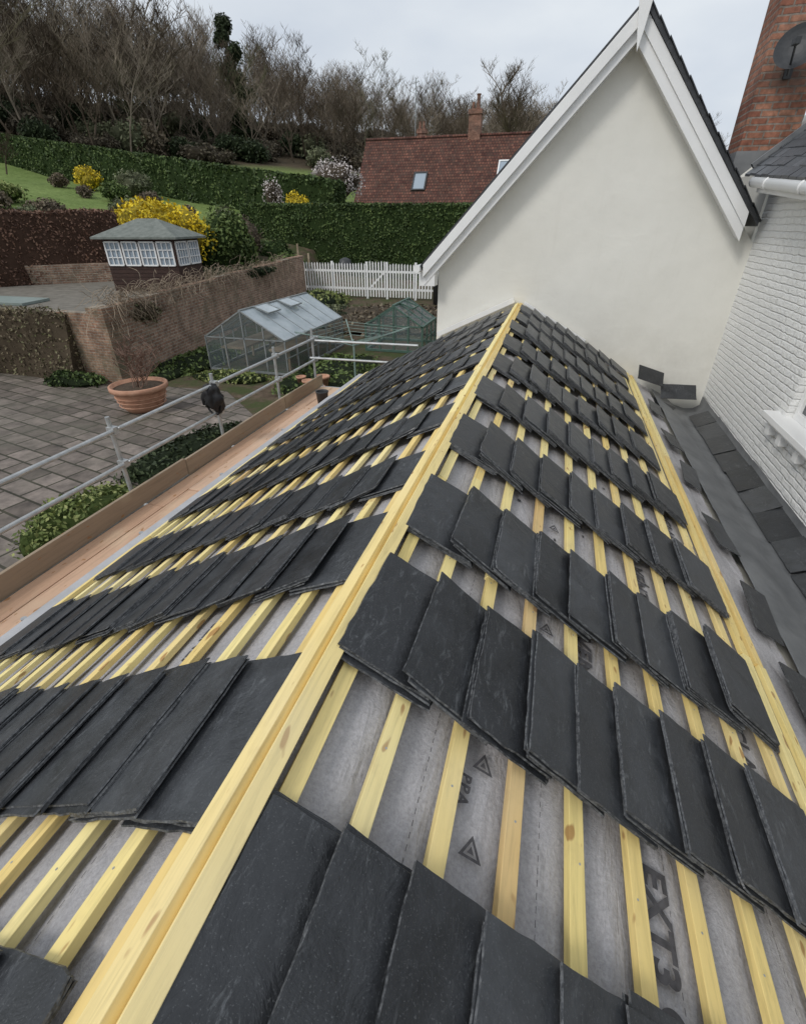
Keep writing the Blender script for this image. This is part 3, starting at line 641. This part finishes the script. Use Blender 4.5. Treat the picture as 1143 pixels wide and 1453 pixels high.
def lonetree(name,x,y,z,s,seed,kids=[18,8,7],h=8,r=.2):
    random.seed(seed); m=MB(); branch(m,Vector((0,0,-.3)),Vector((0,0,1)),h,r,0,3,kids,.2,0,.02); m.build(name,M_twig,None,loc=(x,y,z)).scale=(s,s,s)
lonetree('bare_tree',-8.5,92,6.5,1.0,5,[26,10,8],11,.35)
lonetree('bare_tree',-48,40,4.0,1,8,[12,6,5],2.6,.07)
ivt=empty('ivy_clad_tree')
x,Y=-60,106; z0=terr(x,Y)
for i in range(9):
    cluster('ivy_foliage',(x+random.uniform(-1.4,1.4),Y+random.uniform(-.8,.8)-6,z0+1.0+i*1.85),(3.6-.26*i+random.uniform(-.4,.5),3.0-.22*i,2.0),800,.40,L_dk,C_dk,9,ivt,.68)
m=MB(); m.cyl((x,Y-6,z0-2),(x,Y-6,z0+15),.4,.1,8); m.build('trunk',M_bark,ivt)
for rx,Y,r in ((-1.12,66,3.0),(-.98,75,2.6),(-.85,80,2.2),(-.7,92,2.5),(-.5,100,2.5)):
    x=rx*Y; cluster('holly_bush',(x,Y,terr(x,Y)+r*.7),(r*1.2,r,r),1600,.38,L_dk,C_dk,9,None,.7)
cluster('conifer',(6.2,16,2.2),(1.2,1.2,2.6),2500,.25,L_dk,C_dk,8)
random.seed(21)
# ---------------------------------------------------------------- garden wall with vines
m=MB(); n=14
a=Vector((-11.75,11.3,0)); b=Vector((-15.1,30,0))
for i in range(n):
    p=a.lerp(b,i/n);q=a.lerp(b,(i+1)/n); zt=-2.0+.3*i/n+random.uniform(-.03,.03); d=(q-p).normalized(); nr=Vector((d.y,-d.x,0))*.12
    P=[p-nr,p+nr,q+nr,q-nr]; m.prism([(v.x,v.y,G-.1) for v in P],(0,0,zt-G+.1))
    m.prism([(v.x,v.y,zt+.001) for v in [p-nr*1.25,p+nr*1.25,q+nr*1.25,q-nr*1.25]],(0,0,.06))
gw=empty('brick_garden_wall'); m.build('wall_run',M_brick,gw)
m=MB(); m.bb(-24,-11.87,11.05,11.29,G-.1,-2.1); m.bb(-12.1,-11.55,10.98,11.5,G-.1,-1.95); m.build('return_wall',M_brickx,gw)
m=MB()
for _ in range(620):
    t_=random.random()**1.3; p=a.lerp(b,t_*.85)+Vector((random.uniform(-.1,.16),-.02,-1.93+random.uniform(-.15,.25)))
    d=Vector((random.uniform(-.1,.45),random.uniform(-1,1),random.uniform(-.2,.8)))
    for k in range(7):
        q=p+d.normalized()*random.uniform(.08,.2); m.cyl(p,q,.009,.006,3,0,False); p=q; d+=Vector((random.gauss(0,.2),random.gauss(0,.5),random.gauss(-.35,.4)))
        if p.x<a.lerp(b,t_*.85).x+.13 and p.z<-2.0: d.x+=.3
m.build('climbing_vine',simple('vine_stems',(.22,.17,.12),(.38,.30,.22),3,.9,0))
cluster('wall_creeper',(-12.05,12.6,-2.35),(.35,1.5,.5),1700,.10,L_dry,C_dry,8); cluster('wall_creeper',(-13.6,21,-2.0),(.35,3,.35),2200,.11,L_dk,C_dk,12)
m=MB(); m.prism([(-21,13.0,-2.36),(-16.9,13.0,-2.36),(-17.2,14.3,-2.36),(-21.5,14.3,-2.36)],(0,0,.08)); m.build('pool_cover',simple('pool_cover_sheet',(.17,.21,.19),(.23,.27,.25),2,.6,.2,.02))
m=MB(); m.prism([(-27,13.2,-2.4),(-19.2,21.5,-2.4),(-19.45,21.7,-2.4),(-27.3,13.5,-2.4)],(0,0,.8)); m.build('low_retaining_wall',M_brick)
# ---------------------------------------------------------------- summerhouse
hut=empty('summerhouse'); C=Vector((-15.95,18.6,-2.46)); R=Matrix.Rotation(rad(11.5),3,'Z')
def hp(x,y,z): return C+R@Vector((x,y,z))
W2,D2=1.42,1.05
m=MB(); m.box(hp(0,0,.5),(2*W2,2*D2,1.0),R); m.box(hp(0,0,1.93),(2*W2,2*D2,.12),R)
m.box(hp(0,0,1.4),(2*W2-.3,2*D2-.3,.9),R)
for x in (-W2,-W2/2,0,W2/2,W2): m.box(hp(x*.975,-D2+.04,1.45),(.09,.10,.95),R)
for y in (-D2,0,D2): m.box(hp(W2-.04,y*.96,1.45),(.10,.09,.95),R)
for k in range(7): m.box(hp(0,-D2-.006,.08+k*.135),(2*W2+.02,.02,.012),R)
m.build('timber_walls',M_hut,hut)
m=MB(); gl=MB()
def win(o,ux,w,h,nx_,nz_):
    ux=Vector(ux); nrm=Vector((ux.y,-ux.x,0))
    def bar(a,b,t_): m.beam(hp(*a),hp(*b),t_,t_,up=R@nrm)
    for i in range(nx_+1):
        p=Vector(o)+ux*(w*i/nx_); bar(p,p+Vector((0,0,h)),.05 if i in(0,nx_) else .03)
    for i in range(nz_+1):
        p=Vector(o)+Vector((0,0,h*i/nz_)); bar(p,p+ux*w,.05 if i in(0,nz_) else .03)
    p=Vector(o)-nrm*.03; gl.add([hp(*p),hp(*(p+ux*w)),hp(*(p+ux*w+Vector((0,0,h)))),hp(*(p+Vector((0,0,h))))],[(0,1,2,3)])
for k in range(4): win((-W2+.07+k*W2/2*.985,-D2-.03,1.03),(1,0,0),W2/2-.12,.80,3,3)
for k in range(2): win((W2+.03,-D2+.10+k*1.0,1.03),(0,1,0),.86,.80,4,3)
m.build('window_bars',M_white,hut); gl.build('window_panes',M_sky,hut)
m=MB(); e=.28; P=[hp(-W2-e,-D2-e,2.0),hp(W2+e,-D2-e,2.0),hp(W2+e,D2+e,2.0),hp(-W2-e,D2+e,2.0)]; P2=[p-Vector((0,0,.07)) for p in P]; T=[hp(-.40,0,2.62),hp(.40,0,2.62)]
m.add(P+P2+T,[(0,1,9,8),(1,2,9),(2,3,8,9),(3,0,8),(0,4,5,1),(1,5,6,2),(2,6,7,3),(3,7,4,0),(4,7,6,5)]); m.build('hipped_felt_roof',M_felt,hut)
# ---------------------------------------------------------------- greenhouse
def greenhouse(name,x0,x1,y0,y1,ze,zr_,bays,mats,fr=.03):
    g_=empty(name); f=MB(); gl=MB(); rf=MB(); xm=(x0+x1)/2
    for x in (x0,x1):
        f.beam((x,y0,G+.05),(x,y1,G+.05),fr*1.6,fr*1.6); f.beam((x,y0,ze),(x,y1,ze),fr*1.5,fr*1.5)
        for i in range(bays+1):
            y=y0+(y1-y0)*i/bays; f.beam((x,y,G),(x,y,ze),fr,fr); f.beam((x,y,ze),(xm,y,zr_),fr,fr)
        f.beam((x,y0,(G+ze)/2),(x,y1,(G+ze)/2),fr*.7,fr*.7)
    f.beam((xm,y0-.03,zr_),(xm,y1+.03,zr_),fr*1.8,fr*1.8)
    for y in (y0,y1):
        f.beam((x0,y,G+.05),(x1,y,G+.05),fr*1.5,fr*1.5); f.beam((x0,y,ze),(x1,y,ze),fr,fr)
        for k in range(1,4):
            x=x0+(x1-x0)*k/4; z=ze+(zr_-ze)*(1-abs(x-xm)/(xm-x0)); f.beam((x,y,G),(x,y,z),fr,fr)
        gl.add([(x0,y,G),(x1,y,G),(x1,y,ze),(xm,y,zr_),(x0,y,ze)],[(0,1,2,3,4)])
    for x in (x0,x1): gl.add([(x,y0,G),(x,y1,G),(x,y1,ze),(x,y0,ze)],[(0,1,2,3)]); rf.add([(x,y0,ze+.01),(x,y1,ze+.01),(xm,y1,zr_+.01),(xm,y0,zr_+.01)],[(0,1,2,3)])
    for k in (1,3) if bays>4 else (1,):
        ya=y0+(y1-y0)*k/bays; yb=y0+(y1-y0)*(k+1)/bays; v=Vector((x1-xm,0,ze-zr_)).normalized(); q=Vector((xm,ya,zr_+.03)); u=(v+Vector((0,0,.22))).normalized()*.55
        rf.add([q,(xm,yb,zr_+.03),Vector((xm,yb,zr_+.03))+u,q+u],[(0,1,2,3)]); f.beam(q+u,Vector((xm,yb,zr_+.03))+u,fr,fr); f.beam(q,q+u,fr,fr); f.beam((xm,yb,zr_+.03),Vector((xm,yb,zr_+.03))+u,fr,fr)
    f.build('frame',mats[0],g_); gl.build('side_panes',mats[1],g_); rf.build('roof_panes',mats[2],g_)
greenhouse('greenhouse',-10.1,-7.4,13.1,17.5,-2.98,-2.2,6,(M_alu,M_glass,M_rglass),.036)
M_gf=simple('green_frame',(.05,.10,.075),(.08,.14,.11),5,.5,.05,.003)
greenhouse('small_greenhouse',-6.3,-4.2,17,19,-3.1,-2.45,3,(M_gf,M_glass,M_glass),.05)
m=MB(); m.bb(-9.9,-9.1,13.5,17,G+.6,G+.66); m.bb(-8.2,-7.6,13.5,17,G+.6,G+.66)
for y in (13.7,15.2,16.8):
    for x in (-9.85,-9.15,-8.15,-7.65): m.bb(x-.03,x+.03,y-.03,y+.03,G,G+.6)
m.build('greenhouse_staging',M_toe)
m=MB(); c=Vector((-4.75,11.9,-2.55)); m.cyl((c.x,c.y,G),c+Vector((0,0,-.0)),.025,n=8)
for k in range(4):
    a_=k*math.pi/2+.5; e=c+Vector((math.cos(a_)*1.45,math.sin(a_)*1.45,.25)); m.cyl(c-Vector((0,0,.15)),e,.016,n=6)
for r in (.45,.7,.95,1.2,1.42):
    for k in range(4):
        a_=k*math.pi/2+.5;b_=a_+math.pi/2; z=.25*r/1.45-.02
        m.cyl(c+Vector((math.cos(a_)*r,math.sin(a_)*r,z)),c+Vector((math.cos(b_)*r,math.sin(b_)*r,z-.02)),.006,n=4)
m.build('rotary_clothes_line',simple('green_line',(.16,.24,.21),(.30,.38,.35),3,.5,0))
m=MB(); c=(-9.4,9.35,G+.03); m.lathe(c,[(0,.0),(.38,0),(.46,.10),(.58,.44),(.60,.50),(.66,.52),(.66,.62),(.61,.63),(.58,.52),(0,.52)],36)
for z in (.16,.27,.37): m.lathe(c,[(.47+z*.25,z-.012),(.495+z*.25,z),(.47+z*.25,z+.012)],36)
pot=m.build('terracotta_planter',M_terra,smooth=True); m=MB(); m.lathe(c,[(0,.545),(.58,.545)],24); m.build('planter_soil',M_soil,pot)
random.seed(3); m=MB()
for k in range(8): branch(m,Vector((c[0]+random.uniform(-.15,.15),c[1]+random.uniform(-.15,.15),c[2]+.5)),Vector((random.uniform(-.8,.8),random.uniform(-.8,.8),.9)),1.0,.014,0,2,[6,4],.1)
m.build('bare_shrub',simple('red_stems',(.15,.085,.06),(.25,.16,.12),4,.8,0))
m=MB()
for x,y,s in [(-6.0,11.6,.9),(-5.7,11.9,1.1),(-6.4,12.0,.8),(-5.55,11.4,.7)]: m.lathe((x,y,G+.12),[(0,0),(.11*s,0),(.16*s,.26*s),(.18*s,.26*s),(.18*s,.31*s),(.15*s,.31*s),(.14*s,.26*s),(0,.25*s)],20)
m.build('flower_pots',M_terra,smooth=True)
pf=empty('picket_fence'); m=MB(); x=-15.3; yF=30.3
while x<-6.3:
    gate=-10.9<x<-9.9
    h=1.95+(.12 if gate else 0)+random.uniform(-.02,.02)
    m.prism([(x-.04,yF,G+.12),(x+.04,yF,G+.12),(x+.04,yF,G+h-.08),(x,yF,G+h),(x-.04,yF,G+h-.08)],(0,.025,0)); x+=.18
m.bb(-15.4,-6.3,yF+.026,yF+.07,G+.5,G+.62); m.bb(-15.4,-6.3,yF+.026,yF+.07,G+1.45,G+1.57)
for x in (-15.45,-13.3,-11.05,-9.78,-8,-6.3): m.bb(x-.06,x+.06,yF+.07,yF+.19,G,G+2.02)
m.beam((-10.9,yF+.05,G+.55),(-9.9,yF+.05,G+1.5),.04,.1)
m.build('pickets',M_white,pf)
m=MB(); 
for x,h in ((-15.8,2.9),(-15.1,2.4)): m.cyl((x,31,G),(x,31,G+h),.07,.06,8)
m.build('wooden_posts',M_toe)
m=MB(); m.lathe((-6.2,29.2,G),[(0,0),(.42,0),(.46,1.2),(.50,1.22),(.30,1.42),(0,1.45)],20); m.build('water_butt',M_darkp,smooth=True)
m=MB(); m.lathe((-12.9,31.6,G+1.6),[(0,0),(.42,0),(.46,.1),(.33,.45),(.1,.55),(0,.56)],20); m.build('compost_bin',M_darkp,smooth=True)
# ---------------------------------------------------------------- red tiled house
rh=empty('tiled_house'); t=NT('clay_tiles'); tc=t.new('ShaderNodeTexCoord'); sx=t.new('ShaderNodeSeparateXYZ'); cb=t.new('ShaderNodeCombineXYZ'); t.link(tc.outputs['Object'],sx.inputs[0]); t.link(sx.outputs['X'],cb.inputs[0]); t.link(sx.outputs['Z'],cb.inputs[1])
b=t.new('ShaderNodeTexBrick'); t.link(cb.outputs[0],b.inputs['Vector']); b.inputs['Scale'].default_value=1
for k_,v_ in (('Brick Width',.30),('Row Height',.26),('Mortar Size',.03)): b.inputs[k_].default_value=v_
b.inputs['Color1'].default_value=rgb(.09,.034,.026); b.inputs['Color2'].default_value=rgb(.20,.088,.06); b.inputs['Mortar'].default_value=rgb(.035,.018,.015)
c=t.mix(1.0,b.outputs['Color'],t.ramp(t.noise(t.coord(),.7,5,.7),[(.3,.55),(.7,1.35)]),'MULTIPLY'); c=t.mix(t.ramp(t.noise(t.coord(),2.2,5,.8),[(.46,0),(.62,.8)]),c,(.075,.048,.038)); t.col(c); t.rough(.85,.3); t.bump(t.math('MULTIPLY',b.outputs['Fac'],-1),.6,.03); M_tile=t.m
ye,yr,ze,zr2=58,63,1.6,7.85; xa,xb=-22.4,6
m=MB(); m.add([(xa,ye,ze),(xb,ye,ze),(xb,yr,zr2),(xa,yr,zr2),(xa,ye,ze-.25),(xb,ye,ze-.25)],[(0,1,2,3),(4,5,1,0)]); m.add([(xa,yr+5,ze),(xb,yr+5,ze),(xb,yr,zr2),(xa,yr,zr2)],[(0,1,2,3)])
x=xa
while x<xb-.4: m.cyl((x,yr,zr2+.02),(x+.4,yr,zr2+.02+random.uniform(-.03,.03)),.17,.14,8); x+=.41
m.build('tiled_roof',M_tile,rh)
m=MB(); m.prism([(xa+.3,ye+.5,-5),(xa+.3,yr+4.5,-5),(xa+.3,yr+4.5,ze+.3),(xa+.3,yr,zr2-.4),(xa+.3,ye+.5,ze+.3)],(xb-xa-.6,0,0)); m.build('brick_walls',M_brickx,rh)
sl_=(zr2-ze)/(yr-ye); an=math.atan(sl_); Rr=Matrix.Rotation(an,3,'X')
def onroof(x,z): return Vector((x,ye+(z-ze)/sl_,z))
for x,z,w,h in ((-15.4,3.75,1.35,2.0),(-6.7,4.7,1.2,1.8)):
    n_=Rr@Vector((0,0,1)); m=MB(); o_=onroof(x,z)
    for dx in (-w/2,w/2): m.box(o_+n_*.08+Rr@Vector((dx,0,0)),(.14,h+.14,.16),Rr)
    for dy in (-h/2,h/2): m.box(o_+n_*.08+Rr@Vector((0,dy,0)),(w-.14,.14,.16),Rr)
    m.build('rooflight_frame',M_darkp if x<-10 else M_white,rh); m=MB(); m.box(o_+n_*.06,(w-.12,h-.12,.06),Rr); m.build('rooflight_glass',M_sky,rh)
m=MB(); 
def chim(x,y,z0,z1,w):
    m.bb(x-w/2,x+w/2,y-w*.4,y+w*.4,z0,z1); m.bb(x-w/2-.1,x+w/2+.1,y-w*.4-.1,y+w*.4+.1,z1,z1+.25); m.bb(x-w/2-.05,x+w/2+.05,y-w*.4-.05,y+w*.4+.05,z1+.25,z1+.4)
chim(-10.4,63.2,6.5,9.6,1.25); chim(-16.8,66,6,8.6,.9); m.build('brick_chimneys',M_chim,rh)
m=MB(); m.lathe((-10.2,63.2,10.0),[(.22,0),(.24,.1),(.19,.3),(.18,1.1),(.24,1.2),(.22,1.25)],14); m.lathe((-10.7,63.2,10.0),[(.17,0),(.15,.5),(.17,.6)],12)
for dx in (-.25,.2): m.lathe((-16.8+dx,66,9.0),[(.15,0),(.13,.6),(.16,.7)],12)
m.build('chimney_pots',M_chim,rh)
m=MB(); m.cyl((-17.6,66,6),(-17.6,66,13.4),.05,n=6); m.beam((-18.0,66,12.9),(-17.2,66,13.1),.04,.04)
for k in range(4): m.beam((-17.95+k*.22,65.6,12.95+.05*k),(-17.95+k*.22,66.4,12.95+.05*k),.03,.03)
m.build('television_aerial',M_alu,rh)

# ---------------------------------------------------------------- lift everything, camera, light
for o in bpy.data.objects:
    if o.parent is None: o.location.z+=4.0
cam=bpy.data.cameras.new('camera'); co=bpy.data.objects.new('camera',cam); bpy.context.collection.objects.link(co)
cam.sensor_fit='HORIZONTAL'; cam.sensor_width=36; cam.lens=680/1143*36; cam.clip_end=3000; cam.clip_start=.02
co.location=(0,0,4.0); co.rotation_euler=(rad(90-31.1),0,rad(16.1)); bpy.context.scene.camera=co
w=bpy.data.worlds.new('World'); bpy.context.scene.world=w; w.use_nodes=True; nt=w.node_tree; bg=nt.nodes['Background']
sk=nt.nodes.new('ShaderNodeTexSky'); sk.sky_type='NISHITA'; sk.sun_disc=False; sk.sun_elevation=rad(45); sk.sun_rotation=rad(215); sk.dust_density=4; sk.air_density=1.0
hs=nt.nodes.new('ShaderNodeHueSaturation'); hs.inputs['Saturation'].default_value=.4; nt.links.new(sk.outputs[0],hs.inputs['Color'])
cl=nt.nodes.new('ShaderNodeMix'); cl.data_type='RGBA'; cl.inputs[0].default_value=.8; nt.links.new(hs.outputs[0],cl.inputs[6]); cl.inputs[7].default_value=(5.75,6.1,6.5,1)
tc=nt.nodes.new('ShaderNodeTexCoord'); mp=nt.nodes.new('ShaderNodeMapping'); mp.inputs['Scale'].default_value=(1,1,2.5); nt.links.new(tc.outputs['Generated'],mp.inputs[0])
nz=nt.nodes.new('ShaderNodeTexNoise'); nz.inputs['Scale'].default_value=2.6; nz.inputs['Detail'].default_value=5; nt.links.new(mp.outputs[0],nz.inputs['Vector'])
rp=nt.nodes.new('ShaderNodeValToRGB'); rp.color_ramp.elements[0].position=.35; rp.color_ramp.elements[0].color=(.86,.89,.94,1); rp.color_ramp.elements[1].position=.65; rp.color_ramp.elements[1].color=(1.08,1.08,1.07,1); nt.links.new(nz.outputs['Fac'],rp.inputs[0])
mx=nt.nodes.new('ShaderNodeMix'); mx.data_type='RGBA'; mx.blend_type='MULTIPLY'; mx.inputs[0].default_value=1; nt.links.new(cl.outputs[2],mx.inputs[6]); nt.links.new(rp.outputs[0],mx.inputs[7]); nt.links.new(mx.outputs[2],bg.inputs['Color'])
bg.inputs['Strength'].default_value=.135
sun=bpy.data.lights.new('sun','SUN'); sun.energy=1.3; sun.angle=rad(14); sun.color=(1,.97,.92); so=bpy.data.objects.new('sun',sun); bpy.context.collection.objects.link(so)
el=rad(45); azr=rad(215); dirv=Vector((math.sin(azr)*math.cos(el),math.cos(azr)*math.cos(el),math.sin(el))); so.rotation_euler=dirv.to_track_quat('Z','Y').to_euler()
sc_=bpy.context.scene; sc_.view_settings.view_transform='Standard'; sc_.view_settings.look='None'; sc_.view_settings.exposure=0
